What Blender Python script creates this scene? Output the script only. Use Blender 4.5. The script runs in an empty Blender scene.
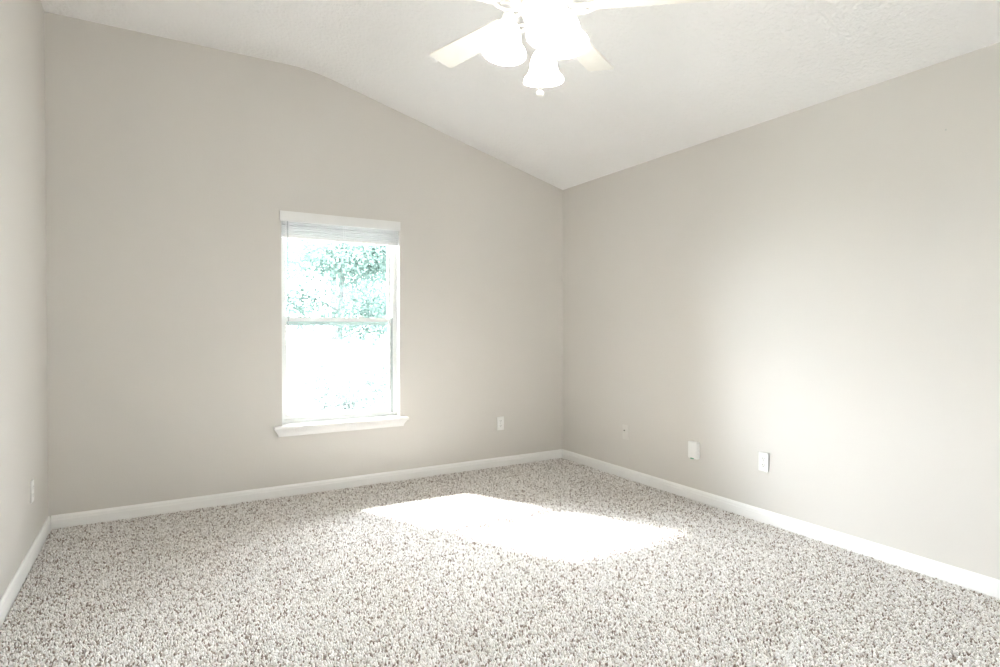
import bpy, bmesh, math, random
import numpy as np
from mathutils import Vector, Matrix
PI = math.pi
S = bpy.context.scene
COL = S.collection

# ------------------------------------------------------------------ camera
YAW, PITCH = math.radians(30.43), math.radians(-0.587)
CAM_H = 1.1887
cam_d = bpy.data.cameras.new('camera')
cam_d.sensor_fit = 'HORIZONTAL'
cam_d.sensor_width = 36.0
cam_d.lens = 21.051
cam_d.clip_start = 0.02
cam = bpy.data.objects.new('camera', cam_d)
cam.location = (0, 0, CAM_H)
cam.rotation_euler = (PI/2 + PITCH, 0, -YAW)
COL.objects.link(cam)
S.camera = cam

# ------------------------------------------------------------------ colour management and light
S.view_settings.view_transform = 'Standard'
S.view_settings.look = 'None'
S.view_settings.exposure = 0.5
S.view_settings.gamma = 1.0
S.view_settings.use_curve_mapping = False
S.cycles.use_denoising = True
S.cycles.diffuse_bounces = 8
S.cycles.max_bounces = 16
S.cycles.transparent_max_bounces = 24
S.cycles.sample_clamp_indirect = 12.0

SUN_DIR = Vector((-0.535, 1.05, 1.0)).normalized()      # towards the sun
SUN_E = 58.0
SKY_BASE, SKY_GLOW = 15.0, 52.0

w = bpy.data.worlds.new('sky')
S.world = w
w.use_nodes = True
nt = w.node_tree
nt.nodes.clear()
out = nt.nodes.new('ShaderNodeOutputWorld')
bg = nt.nodes.new('ShaderNodeBackground')
tc = nt.nodes.new('ShaderNodeTexCoord')
dot = nt.nodes.new('ShaderNodeVectorMath'); dot.operation = 'DOT_PRODUCT'
dot.inputs[1].default_value = SUN_DIR
mx = nt.nodes.new('ShaderNodeMath'); mx.operation = 'MAXIMUM'; mx.inputs[1].default_value = 0.0
pw = nt.nodes.new('ShaderNodeMath'); pw.operation = 'POWER'; pw.inputs[1].default_value = 1.8
ma = nt.nodes.new('ShaderNodeMath'); ma.operation = 'MULTIPLY_ADD'
ma.inputs[1].default_value = SKY_GLOW; ma.inputs[2].default_value = SKY_BASE
nt.links.new(tc.outputs['Generated'], dot.inputs[0])
nt.links.new(dot.outputs['Value'], mx.inputs[0])
nt.links.new(mx.outputs[0], pw.inputs[0])
nt.links.new(pw.outputs[0], ma.inputs[0])
nt.links.new(ma.outputs[0], bg.inputs['Strength'])
bg.inputs['Color'].default_value = (0.88, 0.94, 1.0, 1)
nt.links.new(bg.outputs[0], out.inputs[0])

sun_d = bpy.data.lights.new('sun', 'SUN')
sun_d.energy = SUN_E
sun_d.angle = math.radians(4.6)
sun_d.color = (1.0, 0.985, 0.96)
sun = bpy.data.objects.new('sun', sun_d)
sun.rotation_euler = SUN_DIR.to_track_quat('Z', 'Y').to_euler()
sun.location = (-3, 9, 8)
COL.objects.link(sun)

# ------------------------------------------------------------------ room dimensions
XL, XR, D, REAR = -0.556, 3.196, 4.315, -1.5
HL, HR, XT = 3.037, 2.44, 0.963
WL, WR, WB, WT = 0.757, 1.630, 0.500, 2.000      # window opening in the back wall
SL, SR, SB, ST = -1.35, 0.55, 0.30, 2.1         # unseen window, added in the right wall to bring in daylight
WALL = 0.15

def portal(name, loc, rot, sx, sy):
    d = bpy.data.lights.new(name, 'AREA')
    d.shape = 'RECTANGLE'; d.size = sx; d.size_y = sy
    d.cycles.is_portal = True
    o = bpy.data.objects.new(name, d)
    o.location = loc; o.rotation_euler = rot
    COL.objects.link(o)
portal('window_daylight_portal', ((WL+WR)/2, D+WALL+0.02, (WB+WT)/2), (-PI/2, 0, 0), WR-WL, WT-WB)
portal('added_window_portal', (XR+WALL+0.02, (SL+SR)/2, (SB+ST)/2), (0, PI/2, 0), ST-SB, SR-SL)

# ------------------------------------------------------------------ materials
def mat(name, color, rough=0.6, bump=None, noise=None, spec=0.3, metallic=0.0):
    m = bpy.data.materials.new(name); m.use_nodes = True
    n = m.node_tree; b = n.nodes['Principled BSDF']
    b.inputs['Base Color'].default_value = (*color, 1)
    b.inputs['Roughness'].default_value = rough
    b.inputs['Specular IOR Level'].default_value = spec
    b.inputs['Metallic'].default_value = metallic
    co = n.nodes.new('ShaderNodeTexCoord')
    if noise:                                     # (scale, amount): gentle mottling of the colour
        t = n.nodes.new('ShaderNodeTexNoise'); t.inputs['Scale'].default_value = noise[0]; t.inputs['Detail'].default_value = 4
        mr = n.nodes.new('ShaderNodeMapRange'); mr.inputs[1].default_value = 0.3; mr.inputs[2].default_value = 0.7
        mr.inputs[3].default_value = 1-noise[1]; mr.inputs[4].default_value = 1+noise[1]
        mu = n.nodes.new('ShaderNodeVectorMath'); mu.operation = 'SCALE'; mu.inputs[0].default_value = color
        n.links.new(co.outputs['Object'], t.inputs['Vector']); n.links.new(t.outputs['Fac'], mr.inputs[0])
        n.links.new(mr.outputs[0], mu.inputs['Scale']); n.links.new(mu.outputs[0], b.inputs['Base Color'])
    if bump:                                      # (scale, strength, distance)
        t = n.nodes.new('ShaderNodeTexNoise'); t.inputs['Scale'].default_value = bump[0]; t.inputs['Detail'].default_value = 3
        bp = n.nodes.new('ShaderNodeBump'); bp.inputs['Strength'].default_value = bump[1]; bp.inputs['Distance'].default_value = bump[2]
        n.links.new(co.outputs['Object'], t.inputs['Vector']); n.links.new(t.outputs['Fac'], bp.inputs['Height'])
        n.links.new(bp.outputs[0], b.inputs['Normal'])
    return m

M_WALL = mat('greige_wall_paint', (0.662, 0.637, 0.600), 0.7, bump=(90, 0.08, 0.004), noise=(1.5, 0.01))
M_CEIL = mat('textured_ceiling_paint', (0.87, 0.862, 0.855), 0.85, bump=(48, 0.55, 0.014), noise=(2, 0.01))
M_TRIM = mat('semigloss_white_trim', (0.89, 0.885, 0.87), 0.35, noise=(6, 0.01))
M_VINYL = mat('white_vinyl', (0.84, 0.86, 0.85), 0.4, noise=(5, 0.01))
M_BLIND = mat('white_blind', (0.80, 0.80, 0.79), 0.45, noise=(9, 0.02))
M_PLATE = mat('white_plastic', (0.88, 0.88, 0.86), 0.35, noise=(20, 0.01))
M_SLOT = mat('dark_slot', (0.10, 0.10, 0.095), 0.7, noise=(30, 0.1))
M_SCREW = mat('grey_screw', (0.5, 0.5, 0.48), 0.4, noise=(30, 0.1))
M_FAN = mat('white_fan_enamel', (0.85, 0.845, 0.82), 0.35, noise=(8, 0.01))
M_BLADE = mat('cream_white_blade', (0.83, 0.81, 0.76), 0.45, noise=(14, 0.02))
M_PAINTED = mat('lighter_painted_plastic', (0.70, 0.68, 0.645), 0.5, noise=(20, 0.01))
M_CHECK = mat('shaded_vinyl_tint', (0.40, 0.49, 0.46), 0.5, noise=(20, 0.03))  # white vinyl with its backlit shade and glass tint put into the colour
M_SLAT = mat('off_white_slat', (0.70, 0.71, 0.705), 0.5, noise=(9, 0.03))
M_WAND = mat('clear_grey_wand', (0.46, 0.49, 0.49), 0.3, noise=(9, 0.03))
M_GASKET = mat('grey_gasket', (0.32, 0.36, 0.36), 0.7, noise=(20, 0.05))
M_BACK = mat('carpet_backing', (0.34, 0.30, 0.26), 1.0, noise=(120, 0.35), spec=0.0)
M_EXT = mat('exterior_siding', (0.6, 0.6, 0.58), 0.8, noise=(3, 0.05))
M_LAWN = mat('pale_ground', (0.20, 0.21, 0.20), 1.0, noise=(1.3, 0.25), spec=0.0)
M_BARK = mat('grey_bark', (0.20, 0.20, 0.20), 0.95, noise=(12, 0.3), bump=(25, 0.5, 0.02))
M_GREEN = mat('green_indicator', (0.02, 0.30, 0.16), 0.4, noise=(30, 0.1))

def leaf_mat(name, color, trans, tw=0.45):
    m = bpy.data.materials.new(name); m.use_nodes = True
    n = m.node_tree; n.nodes.clear()
    o = n.nodes.new('ShaderNodeOutputMaterial')
    d = n.nodes.new('ShaderNodeBsdfDiffuse'); t = n.nodes.new('ShaderNodeBsdfTranslucent')
    mixn = n.nodes.new('ShaderNodeMixShader'); mixn.inputs[0].default_value = tw
    co = n.nodes.new('ShaderNodeTexCoord'); nz = n.nodes.new('ShaderNodeTexNoise'); nz.inputs['Scale'].default_value = 2.2
    for c, s in ((color, d), (trans, t)):
        mr = n.nodes.new('ShaderNodeMapRange'); mr.inputs[1].default_value = 0.3; mr.inputs[2].default_value = 0.7
        mr.inputs[3].default_value = 0.6; mr.inputs[4].default_value = 1.4
        mu = n.nodes.new('ShaderNodeVectorMath'); mu.operation = 'SCALE'; mu.inputs[0].default_value = c
        n.links.new(nz.outputs['Fac'], mr.inputs[0]); n.links.new(mr.outputs[0], mu.inputs['Scale'])
        n.links.new(mu.outputs[0], s.inputs['Color'])
    n.links.new(co.outputs['Object'], nz.inputs['Vector'])
    n.links.new(d.outputs[0], mixn.inputs[1]); n.links.new(t.outputs[0], mixn.inputs[2])
    n.links.new(mixn.outputs[0], o.inputs[0])
    return m
M_LEAF = leaf_mat('teal_green_leaf', (0.205, 0.28, 0.245), (0.05, 0.075, 0.068))
M_LEAF2 = leaf_mat('grey_green_leaf', (0.155, 0.21, 0.187), (0.035, 0.055, 0.052))
M_SHRUB = leaf_mat('pale_shrub_leaf', (0.26, 0.30, 0.275), (0.10, 0.125, 0.115))

def glass_mat():
    m = bpy.data.materials.new('window_glass'); m.use_nodes = True
    n = m.node_tree; n.nodes.clear()
    o = n.nodes.new('ShaderNodeOutputMaterial')
    t = n.nodes.new('ShaderNodeBsdfTransparent'); t.inputs[0].default_value = (0.96, 0.968, 0.972, 1)
    g = n.nodes.new('ShaderNodeBsdfGlossy'); g.inputs['Roughness'].default_value = 0.02
    f = n.nodes.new('ShaderNodeFresnel'); f.inputs[0].default_value = 1.35
    x = n.nodes.new('ShaderNodeMixShader')
    n.links.new(f.outputs[0], x.inputs[0]); n.links.new(t.outputs[0], x.inputs[1]); n.links.new(g.outputs[0], x.inputs[2])
    n.links.new(x.outputs[0], o.inputs[0])
    return m
M_GLASS = glass_mat()

def lamp_mat(name, color, strength):
    m = bpy.data.materials.new(name); m.use_nodes = True
    b = m.node_tree.nodes['Principled BSDF']
    b.inputs['Base Color'].default_value = (0.9, 0.88, 0.84, 1)
    b.inputs['Roughness'].default_value = 0.3
    b.inputs['Emission Color'].default_value = (*color, 1)
    b.inputs['Emission Strength'].default_value = strength
    return m
M_SHADE = lamp_mat('lit_frosted_glass', (1.0, 0.92, 0.82), 12.0)
M_BULB = lamp_mat('lit_bulb', (1.0, 0.88, 0.72), 25.0)

def pile_mat():
    m = bpy.data.materials.new('speckled_carpet_yarn'); m.use_nodes = True
    n = m.node_tree; b = n.nodes['Principled BSDF']
    a = n.nodes.new('ShaderNodeAttribute'); a.attribute_name = 'yarn'
    n.links.new(a.outputs['Color'], b.inputs['Base Color'])
    b.inputs['Roughness'].default_value = 1.0; b.inputs['Specular IOR Level'].default_value = 0.0
    return m
M_PILE = pile_mat()

# ------------------------------------------------------------------ mesh helpers
def link(name, bm, m, parent=None, smooth=True, angle=35):
    bmesh.ops.recalc_face_normals(bm, faces=bm.faces[:])
    me = bpy.data.meshes.new(name)
    if smooth:
        for f in bm.faces: f.smooth = True
        for e in bm.edges:
            if len(e.link_faces) == 2 and e.calc_face_angle(0) > math.radians(angle): e.smooth = False
    bm.to_mesh(me); bm.free()
    me.materials.append(m)
    o = bpy.data.objects.new(name, me); COL.objects.link(o)
    if parent is not None: o.parent = parent
    return o

def box(bm, x0, x1, y0, y1, z0, z1, bev=0.0):
    vs = [bm.verts.new(v) for v in ((x0,y0,z0),(x1,y0,z0),(x1,y1,z0),(x0,y1,z0),(x0,y0,z1),(x1,y0,z1),(x1,y1,z1),(x0,y1,z1))]
    fs = [bm.faces.new([vs[i] for i in q]) for q in ((0,3,2,1),(4,5,6,7),(0,1,5,4),(1,2,6,5),(2,3,7,6),(3,0,4,7))]
    if bev > 0:
        es = list({e for f in fs for e in f.edges})
        bmesh.ops.bevel(bm, geom=es, offset=bev, segments=2, affect='EDGES', clamp_overlap=True)
    return bm

def prism(bm, poly, a0, a1, axis):
    """extrude a 2-D polygon along an axis; poly holds the two other coordinates in order"""
    def P(u, v, a):
        return {'x': (a, u, v), 'y': (u, a, v), 'z': (u, v, a)}[axis]
    A = [bm.verts.new(P(u, v, a0)) for u, v in poly]; B = [bm.verts.new(P(u, v, a1)) for u, v in poly]
    bm.faces.new(A); bm.faces.new(B[::-1])
    n = len(poly)
    for i in range(n): bm.faces.new((A[i], B[i], B[(i+1) % n], A[(i+1) % n]))
    return bm

def lathe(bm, prof, seg=32, mtx=Matrix(), close=False):
    rings = []
    for r, z in prof:
        if r < 1e-6: rings.append([bm.verts.new(mtx @ Vector((0, 0, z)))])
        else: rings.append([bm.verts.new(mtx @ Vector((r*math.cos(2*PI*i/seg), r*math.sin(2*PI*i/seg), z))) for i in range(seg)])
    pairs = list(zip(rings, rings[1:])) + ([(rings[-1], rings[0])] if close else [])
    for a, b in pairs:
        for i in range(seg):
            j = (i+1) % seg
            if len(a) == 1 and len(b) == 1: continue
            if len(a) == 1: bm.faces.new((a[0], b[i], b[j]))
            elif len(b) == 1: bm.faces.new((a[i], b[0], a[j]))
            else: bm.faces.new((a[i], b[i], b[j], a[j]))
    return bm

def tube(bm, pts, rad, seg=10):
    pts = [Vector(p) for p in pts]; n = len(pts)
    rads = rad if isinstance(rad, (list, tuple)) else [rad]*n
    rings = []; up = Vector((0.13, 0.21, 0.97))
    for i, p in enumerate(pts):
        t = (pts[min(i+1, n-1)] - pts[max(i-1, 0)]).normalized()
        a = t.cross(up)
        if a.length < 1e-3: a = t.cross(Vector((1, 0, 0)))
        a.normalize(); b = t.cross(a)
        rings.append([bm.verts.new(p + rads[i]*(math.cos(2*PI*k/seg)*a + math.sin(2*PI*k/seg)*b)) for k in range(seg)])
    for a, b in zip(rings, rings[1:]):
        for k in range(seg): bm.faces.new((a[k], a[(k+1) % seg], b[(k+1) % seg], b[k]))
    bm.faces.new(rings[0][::-1]); bm.faces.new(rings[-1])
    return bm

def bez(p0, p1, p2, p3, n=12):
    p0, p1, p2, p3 = map(Vector, (p0, p1, p2, p3))
    return [(1-t)**3*p0 + 3*(1-t)**2*t*p1 + 3*(1-t)*t*t*p2 + t**3*p3 for t in [i/n for i in range(n+1)]]

def thing(name, label, cat, loc=(0, 0, 0), rot=(0, 0, 0), group=None):
    o = bpy.data.objects.new(name, None); COL.objects.link(o)
    o.empty_display_size = 0.1
    o.location = loc; o.rotation_euler = rot
    o['label'] = label; o['category'] = cat
    if group: o['group'] = group
    return o

def structure(o, label=None, cat=None):
    o['kind'] = 'structure'
    if label: o['label'] = label
    if cat: o['category'] = cat
    return o

# ------------------------------------------------------------------ room shell
bm = bmesh.new(); box(bm, XL-WALL, XR+WALL, REAR-WALL, D+WALL, -0.16, -0.012)
structure(link('floor', bm, M_BACK, smooth=False), 'flat floor under the speckled beige and grey carpet', 'floor')

TOPZ = 3.3
bm = bmesh.new()
box(bm, XL-WALL, WL, D, D+WALL, -0.16, TOPZ); box(bm, WR, XR+WALL, D, D+WALL, -0.16, TOPZ)
box(bm, WL, WR, D, D+WALL, -0.16, WB); box(bm, WL, WR, D, D+WALL, WT, TOPZ)
structure(link('wall_back', bm, M_WALL, smooth=False), 'greige gabled wall holding the only window', 'wall')
bm = bmesh.new(); box(bm, XL-WALL, XL, REAR-WALL, D, -0.16, TOPZ)
structure(link('wall_left', bm, M_WALL, smooth=False), 'pale greige wall along the left edge of the photo', 'wall')
bm = bmesh.new()
box(bm, XR, XR+WALL, REAR-WALL, SL, -0.16, TOPZ); box(bm, XR, XR+WALL, SR, D, -0.16, TOPZ)
box(bm, XR, XR+WALL, SL, SR, -0.16, SB); box(bm, XR, XR+WALL, SL, SR, ST, TOPZ)
structure(link('wall_right', bm, M_WALL, smooth=False), 'long greige wall on the right with bright window light low down', 'wall')
bm = bmesh.new(); box(bm, XL, XR, REAR-WALL, REAR, -0.16, TOPZ)
structure(link('wall_rear', bm, M_WALL, smooth=False), 'plain greige wall behind the camera', 'wall')

# ceiling: level on the left, then sloping down to the right wall, the bend eased
sl = (HR-HL)/(XR-XT)
low = [(XL, HL), (XT-0.16, HL)]
for i in range(1, 8):
    t = i/8; low.append((XT-0.16+0.32*t, (1-t)**2*HL + 2*(1-t)*t*HL + t*t*(HL+sl*0.16)))
low += [(XT+0.16, HL+sl*0.16), (XR, HR)]
bm = bmesh.new()
prism(bm, low + [(XR, TOPZ), (XL, TOPZ)], REAR, D, 'y')
structure(link('ceiling', bm, M_CEIL, angle=25), 'white textured ceiling, level at left and sloping down to the right wall', 'ceiling')

# baseboards with a stepped top
BBH, BBT = 0.077, 0.014
prof = [(0, 0), (BBT, 0), (BBT, 0.048), (BBT-0.002, 0.052), (BBT-0.003, 0.064), (BBT-0.007, 0.073), (BBT-0.009, BBH), (0, BBH)]
Z0 = -0.01
def bb(name, axis, base, sign, a0, a1, label):
    b = bmesh.new(); prism(b, [(base+sign*d, (z if z > 0 else Z0)) for d, z in prof], a0, a1, axis)
    structure(link(name, b, M_TRIM, smooth=False), label, 'baseboard')
bb('baseboard_back', 'x', D-0.0003, -1, XL+BBT, XR-BBT, 'white stepped baseboard along the window wall')
bb('baseboard_left', 'y', XL+0.0003, 1, REAR, D, 'white baseboard along the left wall')
bb('baseboard_right', 'y', XR-0.0003, -1, REAR, D, 'white baseboard along the right wall')

# ------------------------------------------------------------------ carpet pile
rng = np.random.default_rng(7)
SP = 0.0077
x0, x1, y0, y1 = XL+BBT+0.003, XR-BBT-0.003, 0.2, D-BBT-0.003
nx, ny = int((x1-x0)/SP), int((y1-y0)/SP)
gx, gy = np.meshgrid(x0+(np.arange(nx)+0.5)*(x1-x0)/nx, y0+(np.arange(ny)+0.5)*(y1-y0)/ny)
N = nx*ny
cx = gx.ravel() + rng.uniform(-0.5, 0.5, N)*SP; cy = gy.ravel() + rng.uniform(-0.5, 0.5, N)*SP
cx = np.clip(cx, x0+0.002, x1-0.002); cy = np.clip(cy, y0, y1-0.002)
ang = rng.uniform(0, 2*PI, N); lean = rng.uniform(0.0, 0.006, N); la = rng.uniform(0, 2*PI, N)
wid = rng.uniform(0.0034, 0.0052, N); ht = rng.uniform(0.011, 0.0165, N)
V = np.empty((N, 12, 3), dtype=np.float32)
for ring, (fz, fw_, fl) in enumerate(((0.0, 0.8, 0.0), (0.6, 1.05, 0.45), (1.0, 0.5, 1.0))):
    for k in range(4):
        a = ang + k*PI/2 + ring*0.5
        V[:, ring*4+k, 0] = cx + np.cos(a)*wid*fw_ + np.cos(la)*lean*fl
        V[:, ring*4+k, 1] = cy + np.sin(a)*wid*fw_ + np.sin(la)*lean*fl
        V[:, ring*4+k, 2] = -0.0125 + ht*fz
V[:, :, 0] = np.clip(V[:, :, 0], XL+BBT+0.0005, XR-BBT-0.0005); V[:, :, 1] = np.minimum(V[:, :, 1], D-BBT-0.0005)
q = []
for ring in range(2):
    for k in range(4):
        q.append([ring*4+k, ring*4+(k+1) % 4, ring*4+4+(k+1) % 4, ring*4+4+k])
q.append([8, 9, 10, 11])
F = (np.array(q, dtype=np.int32)[None] + (np.arange(N, dtype=np.int32)*12)[:, None, None]).reshape(-1, 4)
me = bpy.data.meshes.new('carpet_pile')
me.vertices.add(N*12); me.vertices.foreach_set('co', V.ravel())
me.loops.add(F.size); me.loops.foreach_set('vertex_index', F.ravel())
me.polygons.add(len(F)); me.polygons.foreach_set('loop_start', np.arange(0, F.size, 4, dtype=np.int32))
me.polygons.foreach_set('use_smooth', np.ones(len(F), dtype=bool))
pal = np.array([(0.91, 0.89, 0.865), (0.79, 0.76, 0.725), (0.60, 0.555, 0.51), (0.31, 0.255, 0.215)], dtype=np.float32)
# neighbouring tufts tend to share a yarn: the yarn is picked on a coarser jittered lattice half of the time
cell = (np.floor(cx/0.010).astype(np.int64)*73856093 ^ np.floor(cy/0.010).astype(np.int64)*19349663)
h1 = ((cell*2654435761) % 1000003)/1000003.0
u = np.where(rng.random(N) < 0.3, h1, rng.random(N))
idx = np.digitize(u, [0.44, 0.72, 0.88])
c = pal[idx]*rng.uniform(0.88, 1.12, (N, 1)).astype(np.float32)
C4 = np.ones((N, 12, 4), dtype=np.float32); C4[:, :, :3] = c[:, None, :]
at = me.attributes.new('yarn', 'FLOAT_COLOR', 'POINT'); at.data.foreach_set('color', C4.ravel())
me.update(); me.validate()
me.materials.append(M_PILE)
pile = bpy.data.objects.new('carpet_pile', me); COL.objects.link(pile)
pile['label'] = 'speckled beige, grey and brown twisted carpet pile covering the floor'
pile['category'] = 'carpet'; pile['kind'] = 'stuff'

# ------------------------------------------------------------------ window
win = bpy.data.objects.new('window_1', None); COL.objects.link(win)
win.location = ((WL+WR)/2, D+0.075, WB)
structure(win, 'white vinyl single-hung window in the back wall', 'window')
def wpart(name, b, m, parent=win, smooth=True):
    o = link(name, b, m, None, smooth); o.parent = parent
    o.matrix_parent_inverse = Matrix.Translation(-Vector(win.location))
    return o
FY0, FY1 = D+0.070, D+WALL-0.005
b = bmesh.new()
FW, FWR = 0.027, 0.035
box(b, WL, WL+FW, FY0, FY1, WB, WT, 0.002); box(b, WR-FWR, WR, FY0, FY1, WB, WT, 0.002)
box(b, WL+FW, WR-FWR, FY0, FY1, WT-0.04, WT, 0.002); box(b, WL+FW, WR-FWR, FY0-0.0, FY1, WB, WB+0.025, 0.002)
wpart('window_frame', b, M_VINYL)
MZ = 1.243                                       # height of the meeting rail
def sash(name, y0, y1, z0, z1, st, rt, rb):
    a, c_ = WL+FW+0.002, WR-FWR-0.002
    bb_ = bmesh.new()
    box(bb_, a, a+st, y0, y1, z0, z1, 0.002); box(bb_, c_-st, c_, y0, y1, z0, z1, 0.002)
    box(bb_, a+st, c_-st, y0, y1, z1-rt, z1, 0.002); box(bb_, a+st, c_-st, y0, y1, z0, z0+rb, 0.002)
    s_ = wpart(name, bb_, M_VINYL)
    gb = bmesh.new(); ym = (y0+y1)/2
    box(gb, a+st-0.004, c_-st+0.004, ym-0.002, ym+0.002, z0+rb-0.004, z1-rt+0.004)
    g = link('glass_pane', gb, M_GLASS, None, False); g.parent = s_
    return s_
def check_rail():  # thin strip over the upper sash's bottom rail, coloured as if in shade
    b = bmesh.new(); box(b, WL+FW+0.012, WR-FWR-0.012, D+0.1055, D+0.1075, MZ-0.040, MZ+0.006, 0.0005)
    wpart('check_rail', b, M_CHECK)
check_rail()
lower = sash('lower_sash', D+0.080, D+0.104, WB+0.026, MZ+0.020, 0.020, 0.030, 0.036)
upper = sash('upper_sash', D+0.108, D+0.132, MZ-0.038, WT-0.041, 0.020, 0.030, 0.042)
b = bmesh.new()
for zz0, zz1 in ((WB+0.026, MZ+0.02),):
    box(b, WR-FWR-0.0045, WR-FWR+0.0005, D+0.066, D+0.0795, zz0, zz1)
wpart('weather_strip', b, M_GASKET)
for fx in (0.30, 0.68):
    b = bmesh.new(); px = WL + (WR-WL)*fx
    box(b, px-0.022, px+0.022, D+0.079, D+0.103, MZ+0.0195, MZ+0.030, 0.004)
    box(b, px-0.006, px+0.016, D+0.072, D+0.084, MZ+0.0215, MZ+0.034, 0.003)
    wpart('sash_lock', b, M_VINYL)
b = bmesh.new(); box(b, WR-FWR-0.020, WR-FWR-0.006, D+0.072, D+0.079, WB+0.046, WB+0.062, 0.003)
wpart('vent_stop', b, M_VINYL)
# white drywall returns lining the opening
b = bmesh.new()
box(b, WR-0.0015, WR+0.0, D+0.0005, FY0, WB, WT); box(b, WL, WL+0.0015, D+0.0005, FY0, WB, WT)
box(b, WL+0.0015, WR-0.0015, D+0.0005, FY0, WT-0.0015, WT)
wpart('jamb_liner', b, M_TRIM, smooth=False)
# sill: stool board with a tapering moulding under it, the ends returned
b = bmesh.new()
def ring_(xa, xb, yf, z): return [b.verts.new(v) for v in ((xa, D-0.0004, z), (xa, yf, z), (xb, yf, z), (xb, D-0.0004, z))]
SX0, SX1 = 0.700, 1.684
sec = [(0.030, D-0.022, 0.424), (0.030, D-0.024, 0.434), (0.024, D-0.027, 0.446), (0.016, D-0.034, 0.458), (0.010, D-0.042, 0.468),
       (0.008, D-0.046, 0.473), (0.003, D-0.053, 0.474), (0.000, D-0.057, 0.480), (0.000, D-0.057, 0.490), (0.003, D-0.053, 0.497)]
rings = [ring_(SX0+i, SX1-i, yf, z) for i, yf, z in sec]
for r0, r1 in zip(rings, rings[1:]):
    for k in range(4): b.faces.new((r0[k], r0[(k+1) % 4], r1[(k+1) % 4], r1[k]))
b.faces.new(rings[0][::-1]); b.faces.new(rings[-1])
box(b, WL+0.002, WR-0.002, D-0.001, FY0+0.002, WB-0.02, WB+0.0008)
wpart('window_sill', b, M_TRIM, smooth=False)

# ------------------------------------------------------------------ raised blind
bl = thing('window_blind', 'white slatted window blind drawn fully up under its flat valance', 'blind', ((WL+WR)/2, D, 1.94))
def bpart(name, b, m, parent=bl, smooth=True):
    o = link(name, b, m, None, smooth); o.parent = parent
    o.matrix_parent_inverse = Matrix.Translation(-Vector(bl.location))
    return o
b = bmesh.new()
box(b, 0.7465, 1.6325, D-0.017, D-0.003, 1.937, 2.006, 0.0025)
box(b, 0.7465, 0.757, D-0.012, D-0.0006, 1.937, 2.006, 0.001); box(b, 1.622, 1.6325, D-0.012, D-0.0006, 1.937, 2.006, 0.001)
bpart('valance', b, M_BLIND)
b = bmesh.new(); box(b, WL+0.006, WR-0.006, D+0.004, D+0.052, 1.950, 1.992, 0.003); bpart('head_rail', b, M_BLIND)
b = bmesh.new()
rs = random.Random(3)
z = 1.846
tilts = []
for i in range(7):
    th = 0.0080; yo = rs.uniform(-0.007, 0.006); tz = rs.uniform(-0.002, 0.001)
    yA, yB = D+0.003+yo, D+0.053+yo
    pts = []
    for k in range(7):
        t = k/6; pts.append((yA+(yB-yA)*t, z + 0.0022*math.sin(PI*t) + tz*(t-0.5)))
    poly = pts + [(y, zz+th) for y, zz in pts[::-1]]
    prism(b, poly, WL+0.008, WR-0.010+rs.uniform(-0.002, 0.001), 'x')
    z += 0.0137
bpart('slat_stack', b, M_SLAT)
b = bmesh.new(); box(b, WL+0.008, WR-0.009, D+0.004, D+0.054, 1.824, 1.842, 0.004); bpart('bottom_rail', b, M_BLIND)
for lx in (0.785, 1.195, 1.585):
    b = bmesh.new()
    tube(b, [(lx, D+0.0005, 1.824), (lx, D-0.0005, 1.88), (lx, D+0.0005, 1.95)], 0.0016, 6)
    tube(b, [(lx+0.014, D+0.0005, 1.824), (lx+0.014, D-0.0008, 1.88), (lx+0.014, D+0.0005, 1.95)], 0.0010, 6)
    bpart('ladder_cord', b, M_BLIND)
b = bmesh.new(); tube(b, [(0.800, D-0.001, 1.955), (0.800, D-0.004, 1.92), (0.801, D-0.004, 1.5), (0.802, D-0.004, 1.19)], [0.0022, 0.0036, 0.0036, 0.0042], 8)
bpart('tilt_wand', b, M_WAND)

# ------------------------------------------------------------------ wall plates
def duplex(label, loc, rz, group=None):
    t = thing('wall_outlet', label, 'outlet', loc, (0, 0, rz), group)   # local -Y faces the room, local origin at the wall
    b = bmesh.new(); box(b, -0.036, 0.036, -0.0065, -0.0005, -0.058, 0.058, 0.003); link('cover_plate', b, M_PLATE, t)
    for zc in (0.0195, -0.0195):
        b = bmesh.new()
        pts = [(0.0172*max(-1, min(1, 1.18*math.cos(a))), zc + 0.0145*math.sin(a)) for a in [2*PI*i/24 for i in range(24)]]
        prism(b, pts, -0.0085, -0.006, 'y'); r_ = link('receptacle', b, M_PLATE, t)
        for sx, hh in ((-0.0063, 0.0042), (0.0063, 0.0034)):
            b = bmesh.new(); box(b, sx-0.0013, sx+0.0013, -0.0088, -0.0080, zc+0.003-hh, zc+0.003+hh); link('slot', b, M_SLOT, r_)
        b = bmesh.new(); lathe(b, [(0, 0.0088), (0.0026, 0.0088), (0.0026, 0.0080), (0, 0.0080)], 12, Matrix.Translation((0, 0, zc-0.0075)) @ Matrix.Rotation(PI/2, 4, 'X'))
        link('ground_hole', b, M_SLOT, r_)
    b = bmesh.new(); lathe(b, [(0, 0.0078), (0.0022, 0.0074), (0.0030, 0.0064), (0, 0.0060)], 12, Matrix.Rotation(PI/2, 4, 'X')); link('screw', b, M_SCREW, t)
    return t
duplex('white duplex outlet low on the window wall, right of the window', (2.537, D, 0.368), 0)
duplex('white duplex outlet low on the right wall, nearest the camera', (XR, 2.256, 0.368), -PI/2)
duplex('white outlet plate seen edge-on low on the left wall', (XL, 3.785, 0.352), PI/2)
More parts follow.
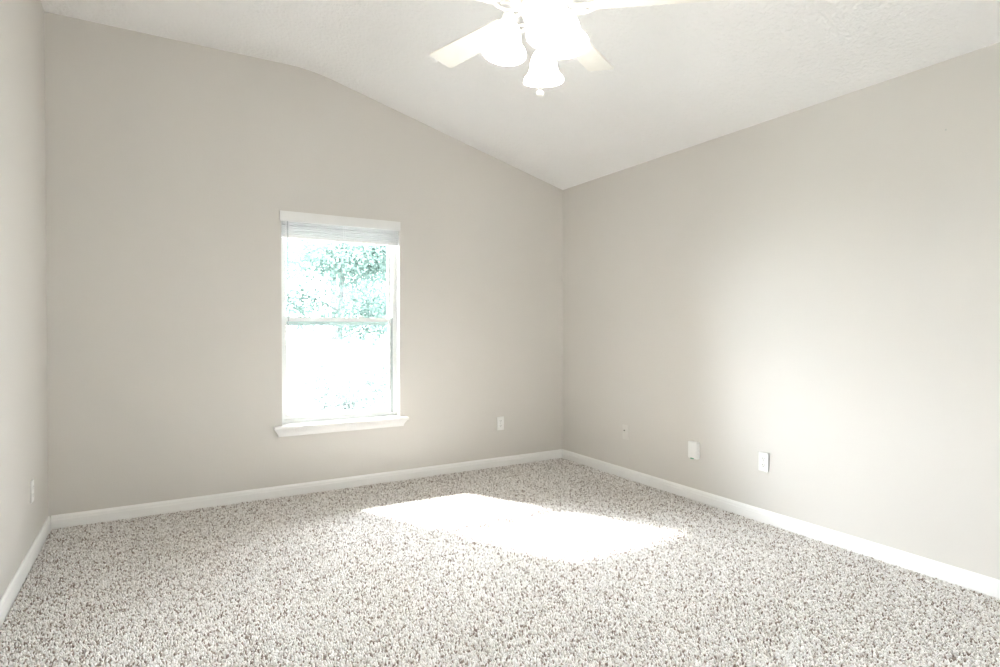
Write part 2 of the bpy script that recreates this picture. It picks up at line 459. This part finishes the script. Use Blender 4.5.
# painted-over cable jack plate
t = thing('cable_plate', 'wall-coloured cable jack plate low on the right wall near the far corner', 'wall plate', (XR, 3.475, 0.362), (0, 0, -PI/2))
b = bmesh.new(); box(b, -0.036, 0.036, -0.0055, -0.0005, -0.058, 0.058, 0.0025); link('cover_plate', b, M_PAINTED, t)
b = bmesh.new()
lathe(b, [(0.0048, 0.004), (0.0048, 0.0115), (0.0030, 0.0115), (0.0030, 0.004)], 16, Matrix.Translation((-0.010, 0, 0.012)) @ Matrix.Rotation(PI/2, 4, 'X'))
b2 = link('cable_jack', b, M_SLOT, t)
for zc in (0.042, -0.042):
    b = bmesh.new(); lathe(b, [(0, 0.0068), (0.0022, 0.0064), (0.0030, 0.0054), (0, 0.0050)], 12, Matrix.Translation((0, 0, zc)) @ Matrix.Rotation(PI/2, 4, 'X')); link('screw', b, M_WALL, t)
# blank box with a green mark
t = thing('wall_box', 'blank white box with a small green spot at its lower edge, on the right wall', 'wall box', (XR, 2.786, 0.346), (0, 0, -PI/2))
b = bmesh.new(); box(b, -0.042, 0.042, -0.026, -0.0005, -0.058, 0.058, 0.004); link('body', b, M_PLATE, t)
b = bmesh.new(); box(b, -0.038, 0.038, -0.0285, -0.0255, -0.052, 0.054, 0.0015); link('face_panel', b, M_PLATE, t)
b = bmesh.new(); box(b, -0.018, 0.008, -0.0292, -0.020, -0.0605, -0.0535, 0.0015); link('indicator', b, M_GREEN, t)
# nail
t = thing('wall_nail', 'tiny nail head high on the right wall near the photo edge', 'nail', (XR, 1.311, 2.114), (0, 0, -PI/2))
b = bmesh.new(); lathe(b, [(0, 0.0005), (0.0016, 0.0005), (0.0016, 0.006), (0.0042, 0.006), (0.0042, 0.0072), (0, 0.0076)], 12, Matrix.Rotation(PI/2, 4, 'X')); link('nail_head', b, M_SCREW, t)

# ------------------------------------------------------------------ ceiling fan
FH = Vector((math.sin(YAW), math.cos(YAW), 0)); RH = Vector((math.cos(YAW), -math.sin(YAW), 0))
FX, FY, HB = 1.260, 1.830, 2.392
CZ = HL + sl*(FX-XT)
fan = thing('ceiling_fan', 'white five-blade ceiling fan with three lit bell-shaped glass shades', 'ceiling fan', (FX, FY, CZ))
# everything below is in the fan's own frame: z = 0 at the ceiling
def wang(deg):                                   # degrees clockwise from the view direction -> angle about +Z
    v = FH*math.cos(math.radians(deg)) + RH*math.sin(math.radians(deg)); return math.atan2(v.y, v.x)
b0 = HB - CZ
b = bmesh.new()
lathe(b, [(0, 0.03), (0.070, 0.03), (0.070, -0.018), (0.066, -0.035), (0.045, -0.062), (0.022, -0.075), (0.0, -0.075)], 40); link('canopy', b, M_FAN, fan)
b = bmesh.new(); lathe(b, [(0, -0.06), (0.0127, -0.06), (0.0127, b0+0.17), (0, b0+0.17)], 20); link('downrod', b, M_FAN, fan)
b = bmesh.new()
lathe(b, [(0, b0+0.185), (0.030, b0+0.185), (0.034, b0+0.155), (0.075, b0+0.148), (0.118, b0+0.125), (0.128, b0+0.10), (0.128, b0+0.055),
          (0.118, b0+0.035), (0.085, b0+0.024), (0.082, b0+0.004), (0.060, b0-0.004), (0.0, b0-0.004)], 48); link('motor_housing', b, M_FAN, fan)
def blade(deg):
    a = wang(deg)
    m = Matrix.Rotation(a, 4, 'Z') @ Matrix.Translation((0, 0, b0+0.004)) @ Matrix.Rotation(math.radians(8.5), 4, 'X')
    b = bmesh.new()
    outl = []
    R0, R1, w0, w1 = 0.185, 0.622, 0.052, 0.066
    outl += [(R0, -w0*0.75), (R0+0.012, -w0)]
    n = 8
    outl += [(R0+0.012+(R1-0.016-R0-0.012)*i/n, -(w0+(w1-w0)*i/n)) for i in range(1, n+1)]
    for i in range(1, 6): th = i/6*PI/2; outl.append((R1-0.016+0.016*math.sin(th), -(w1-0.016+0.016*math.cos(th))))
    outl.append((R1, -(w1-0.016)))
    outl += [(x, -y) for x, y in outl[::-1]]
    prism(b, outl, -0.003, 0.003, 'z')
    bmesh.ops.transform(b, matrix=m, verts=b.verts[:])
    o = link('blade', b, M_BLADE, fan)
    # scrolled blade iron: two bowed straps closing on a plate under the blade root
    b = bmesh.new()
    for s in (1, -1):
        tube(b, bez((0.072, 0.006*s, 0.006), (0.105, 0.050*s, -0.020), (0.150, 0.052*s, -0.022), (0.200, 0.030*s, -0.007)), 0.0055, 8)
        tube(b, bez((0.110, 0.030*s, -0.012), (0.125, 0.004*s, -0.016), (0.150, 0.004*s, -0.016), (0.165, 0.022*s, -0.014)), 0.0042, 8)
    pl = [(0.190+0.040*math.cos(t_)*1.1+0.02, 0.034*math.sin(t_)) for t_ in [2*PI*i/20 for i in range(20)]]
    prism(b, pl, -0.0085, -0.0032, 'z')
    bmesh.ops.transform(b, matrix=m, verts=b.verts[:])
    iron = link('blade_iron', b, M_FAN, o)
    b = bmesh.new()
    b.free()
    for sx, sy in ((0.195, 0.018), (0.195, -0.018), (0.240, 0.0)):
        b = bmesh.new()
        lathe(b, [(0, -0.0115), (0.004, -0.0105), (0.005, -0.008), (0, -0.008)], 10, m @ Matrix.Translation((sx, sy, 0)))
        link('blade_screw', b, M_FAN, o)
for dg in (-44, 30.5, 98.5, 171, -117): blade(dg)
# neck, posts and light fitter
b = bmesh.new()
lathe(b, [(0, b0), (0.017, b0), (0.017, b0-0.082), (0, b0-0.082)], 20)
for k in range(4):
    a = wang(45+90*k+8); px, py = 0.045*math.cos(a), 0.045*math.sin(a)
    lathe(b, [(0, b0), (0.006, b0), (0.006, b0-0.082), (0, b0-0.082)], 12, Matrix.Translation((px, py, 0)))
link('neck', b, M_FAN, fan)
zf = b0-0.075
b = bmesh.new()
lathe(b, [(0, zf+0.005), (0.040, zf+0.004), (0.056, zf-0.006), (0.063, zf-0.022), (0.060, zf-0.040), (0.046, zf-0.056), (0.022, zf-0.064), (0.012, zf-0.074), (0, zf-0.078)], 40)
link('light_fitter', b, M_FAN, fan)
LX, LY = -0.009*RH.x, -0.009*RH.y
def shade(deg, rho):
    a = wang(deg); dv = Vector((math.cos(a), math.sin(a), 0))
    RIM, TOP = Vector((LX+rho*dv.x, LY+rho*dv.y, 2.185-CZ)), Vector((LX+(rho-0.018)*dv.x, LY+(rho-0.018)*dv.y, 2.314-CZ))
    ax = (TOP-RIM).normalized(); L = (TOP-RIM).length
    m = Matrix.Translation(RIM) @ ax.to_track_quat('Z', 'Y').to_matrix().to_4x4()
    arm = bmesh.new()
    tube(arm, bez((0.060*dv.x, 0.060*dv.y, zf-0.012), (0.085*dv.x, 0.085*dv.y, zf+0.050), (0.112*dv.x, 0.112*dv.y, zf+0.055), TOP+ax*0.028), 0.0055, 10)
    am = link('lamp_arm', arm, M_FAN, fan)
    b = bmesh.new(); lathe(b, [(0, L+0.032), (0.012, L+0.032), (0.022, L+0.020), (0.026, L-0.004), (0.0, L-0.004)], 24, m); link('socket_cup', b, M_FAN, am)
    b = bmesh.new()
    pr = [(r_, L*f_) for r_, f_ in ((0.0235, 1.0), (0.026, 0.94), (0.036, 0.86), (0.046, 0.74), (0.052, 0.60), (0.055, 0.45), (0.058, 0.33), (0.066, 0.23), (0.076, 0.14), (0.081, 0.06), (0.081, 0.0))]
    inn = [(r-0.003, z_) for r, z_ in pr[::-1]]
    lathe(b, pr + inn, 40, m, close=True)
    sh = link('lamp_shade', b, M_SHADE, fan)
    b = bmesh.new(); lathe(b, [(0, L-0.004), (0.013, L-0.004), (0.014, L-0.025), (0.025, L-0.050), (0.028, L-0.068), (0.020, L-0.088), (0, L-0.096)], 24, m); link('bulb', b, M_BULB, sh)
for dg, rho in ((9, 0.170), (148, 0.158), (-118, 0.154)): shade(dg, rho)
zc = 2.072-CZ
b = bmesh.new()
zt = zf-0.07
nb = int((zt-(zc+0.012))/0.0042)
for i in range(nb+1):
    zz = zt - i*(zt-(zc+0.010))/nb
    lathe(b, [(0, 0.0018), (0.0013, 0.0012), (0.0018, 0), (0.0013, -0.0012), (0, -0.0018)], 6, Matrix.Translation((-0.008*RH.x, -0.008*RH.y, zz)))
tube(b, [(-0.008*RH.x, -0.008*RH.y, zt+0.01), (-0.008*RH.x, -0.008*RH.y, zc+0.01)], 0.0009, 5)
ch = link('pull_chain', b, M_SCREW, fan)
b = bmesh.new()
lathe(b, [(0, 0.013), (0.004, 0.012), (0.010, 0.008), (0.0145, 0.001), (0.014, -0.004), (0.009, -0.010), (0, -0.012)], 20, Matrix.Translation((-0.008*RH.x, -0.008*RH.y, zc)))
link('chain_knob', b, M_FAN, ch)

# ------------------------------------------------------------------ unseen side window, added to light the left wall
w2 = bpy.data.objects.new('added_side_window', None); COL.objects.link(w2); w2.location = (XR, (SL+SR)/2, SB)
structure(w2, 'unseen white double window added in the right wall for extra daylight', 'window')
b = bmesh.new(); mid = (SL+SR)/2; xa, xb = XR+0.07, XR+0.13
box(b, xa, xb, SL, SL+0.045, SB, ST); box(b, xa, xb, SR-0.045, SR, SB, ST); box(b, xa, xb, mid-0.04, mid+0.04, SB+0.045, ST-0.045)
box(b, xa, xb, SL+0.045, SR-0.045, SB, SB+0.045); box(b, xa, xb, SL+0.045, SR-0.045, ST-0.045, ST)
o = link('window_frame', b, M_VINYL, None, False); o.parent = w2; o.matrix_parent_inverse = Matrix.Translation(-Vector(w2.location))
b = bmesh.new(); box(b, XR+0.098, XR+0.102, SL+0.045, mid-0.04, SB+0.045, ST-0.045); box(b, XR+0.098, XR+0.102, mid+0.04, SR-0.045, SB+0.045, ST-0.045)
o = link('glass_pane', b, M_GLASS, None, False); o.parent = w2; o.matrix_parent_inverse = Matrix.Translation(-Vector(w2.location))

# ------------------------------------------------------------------ outdoors
GZ = -0.30
bm = bmesh.new()
n = 40
vs = [[bm.verts.new((-60+120*i/n, -60+120*j/n, GZ - 0.012*((i*7+j*3) % 5))) for j in range(n+1)] for i in range(n+1)]
for i in range(n):
    for j in range(n): bm.faces.new((vs[i][j], vs[i+1][j], vs[i+1][j+1], vs[i][j+1]))
g = link('ground', bm, M_LAWN)
structure(g, 'sunlit pale lawn outside the window', 'ground')

def leaves(bm, rs, centre, rad, count, size, flat=1.0, shell=0.0):
    for _ in range(count):
        while True:
            p = Vector((rs.uniform(-1, 1), rs.uniform(-1, 1), rs.uniform(-1, 1)))
            if shell < p.length <= 1: break
        p = Vector((p.x*rad, p.y*rad, p.z*rad*flat)) + Vector(centre)
        q_ = Matrix.Rotation(rs.uniform(0, 2*PI), 3, 'Z') @ Matrix.Rotation(rs.gauss(0, 0.6), 3, 'X') @ Matrix.Rotation(rs.gauss(0, 0.5), 3, 'Y')
        s = size*rs.uniform(0.6, 1.3)
        A, B, C_, E_, T1, T2 = (bm.verts.new(p + q_ @ Vector(v)) for v in
            ((0, -s, 0), (0.42*s, -0.2*s, 0.10*s), (0.34*s, 0.35*s, 0.08*s), (0, s, -0.08*s), (-0.34*s, 0.35*s, 0.08*s), (-0.42*s, -0.2*s, 0.10*s)))
        bm.faces.new((A, B, C_, E_)); bm.faces.new((A, E_, T1, T2))

def tree(label, x, y, h, spread, seed, m, blobs=16, per=260, size=0.085, low=0.25, stems=1, group=None):
    rs = random.Random(seed)
    t = thing('leafy_tree', label, 'tree', (x, y, GZ), group=group)
    b = bmesh.new(); fb = bmesh.new()
    ends = []
    for s in range(stems):
        bx, by = rs.uniform(-0.12, 0.12)*(stems > 1), rs.uniform(-0.12, 0.12)*(stems > 1)
        top = (bx+rs.uniform(-0.4, 0.4)*spread*0.6, by+rs.uniform(-0.3, 0.3), h*0.86)
        pts = bez((bx, by, -0.05), (bx+rs.uniform(-.1, .1), by, h*0.3), (top[0]*0.6, top[1]*0.6, h*0.6), top, 14)
        tube(b, pts, [0.085*h/4*(1-0.85*i/14) + 0.008 for i in range(15)], 9)
        for k in range(9):
            i = rs.randint(4, 13); a = rs.uniform(0, 2*PI); L = spread*rs.uniform(0.5, 1.0)*(1.1-0.45*i/14)
            p = pts[i]; e = p + Vector((math.cos(a)*L, math.sin(a)*L, rs.uniform(0.1, 0.5)*L))
            bp_ = bez(p, p+(e-p)*0.35+Vector((0, 0, 0.10)), p+(e-p)*0.7+Vector((0, 0, 0.12)), e, 8)
            tube(b, bp_, [0.026*(1-0.85*j/8)+0.004 for j in range(9)], 6); ends += [bp_[5], bp_[8]]
    link('trunk', b, M_BARK, t)
    for k in range(blobs):
        c_ = rs.choice(ends) + Vector((rs.gauss(0, 0.15), rs.gauss(0, 0.15), rs.gauss(0, 0.2)))
        if c_.z < h*low: c_.z = h*(low+rs.uniform(0, 0.3))
        leaves(fb, rs, c_, spread*rs.uniform(0.30, 0.5), per, size, 0.8)
    link('foliage', fb, m, t, smooth=False)
    return t
tree('teal-leaved tree in the middle of the upper window pane', 3.45, 12.8, 4.8, 1.55, 12, M_LEAF, 46, 520, 0.045, 0.30)
tree('grey-green tree at the right edge of the upper window pane', 5.8, 16.3, 6.6, 1.8, 23, M_LEAF2, 40, 620, 0.050, 0.2)
tree('thin small-leaved tree whose outer leaves show at the left edge of the window panes', 1.1, 10.9, 3.9, 0.95, 37, M_LEAF2, 24, 520, 0.038, 0.08, 3)
tree('tall tree farthest back behind the other window trees', 6.0, 22.5, 8.5, 3.0, 51, M_LEAF, 64, 620, 0.06, 0.15)

rs = random.Random(5)
sx_, sy_ = 2.62, 9.2
t = thing('round_shrub', 'pale rounded sunlit shrub filling the lower window pane', 'shrub', (sx_, sy_, GZ))
b = bmesh.new()
for k in range(14):
    a = 2*PI*k/14; L = rs.uniform(0.35, 0.62)
    tube(b, bez((0.04*math.cos(a), 0.04*math.sin(a), -0.03), (0.1*math.cos(a), 0.1*math.sin(a), 0.5), (L*0.7*math.cos(a), L*0.7*math.sin(a), 0.8), (L*math.cos(a), L*math.sin(a), rs.uniform(0.7, 1.15)), 8), [0.016-0.0014*j for j in range(9)], 6)
link('branches', b, M_BARK, t)
b = bmesh.new(); leaves(b, rs, (0, 0, 0.66), 0.72, 4200, 0.040, 0.92, 0.55); link('foliage', b, M_SHRUB, t, smooth=False)
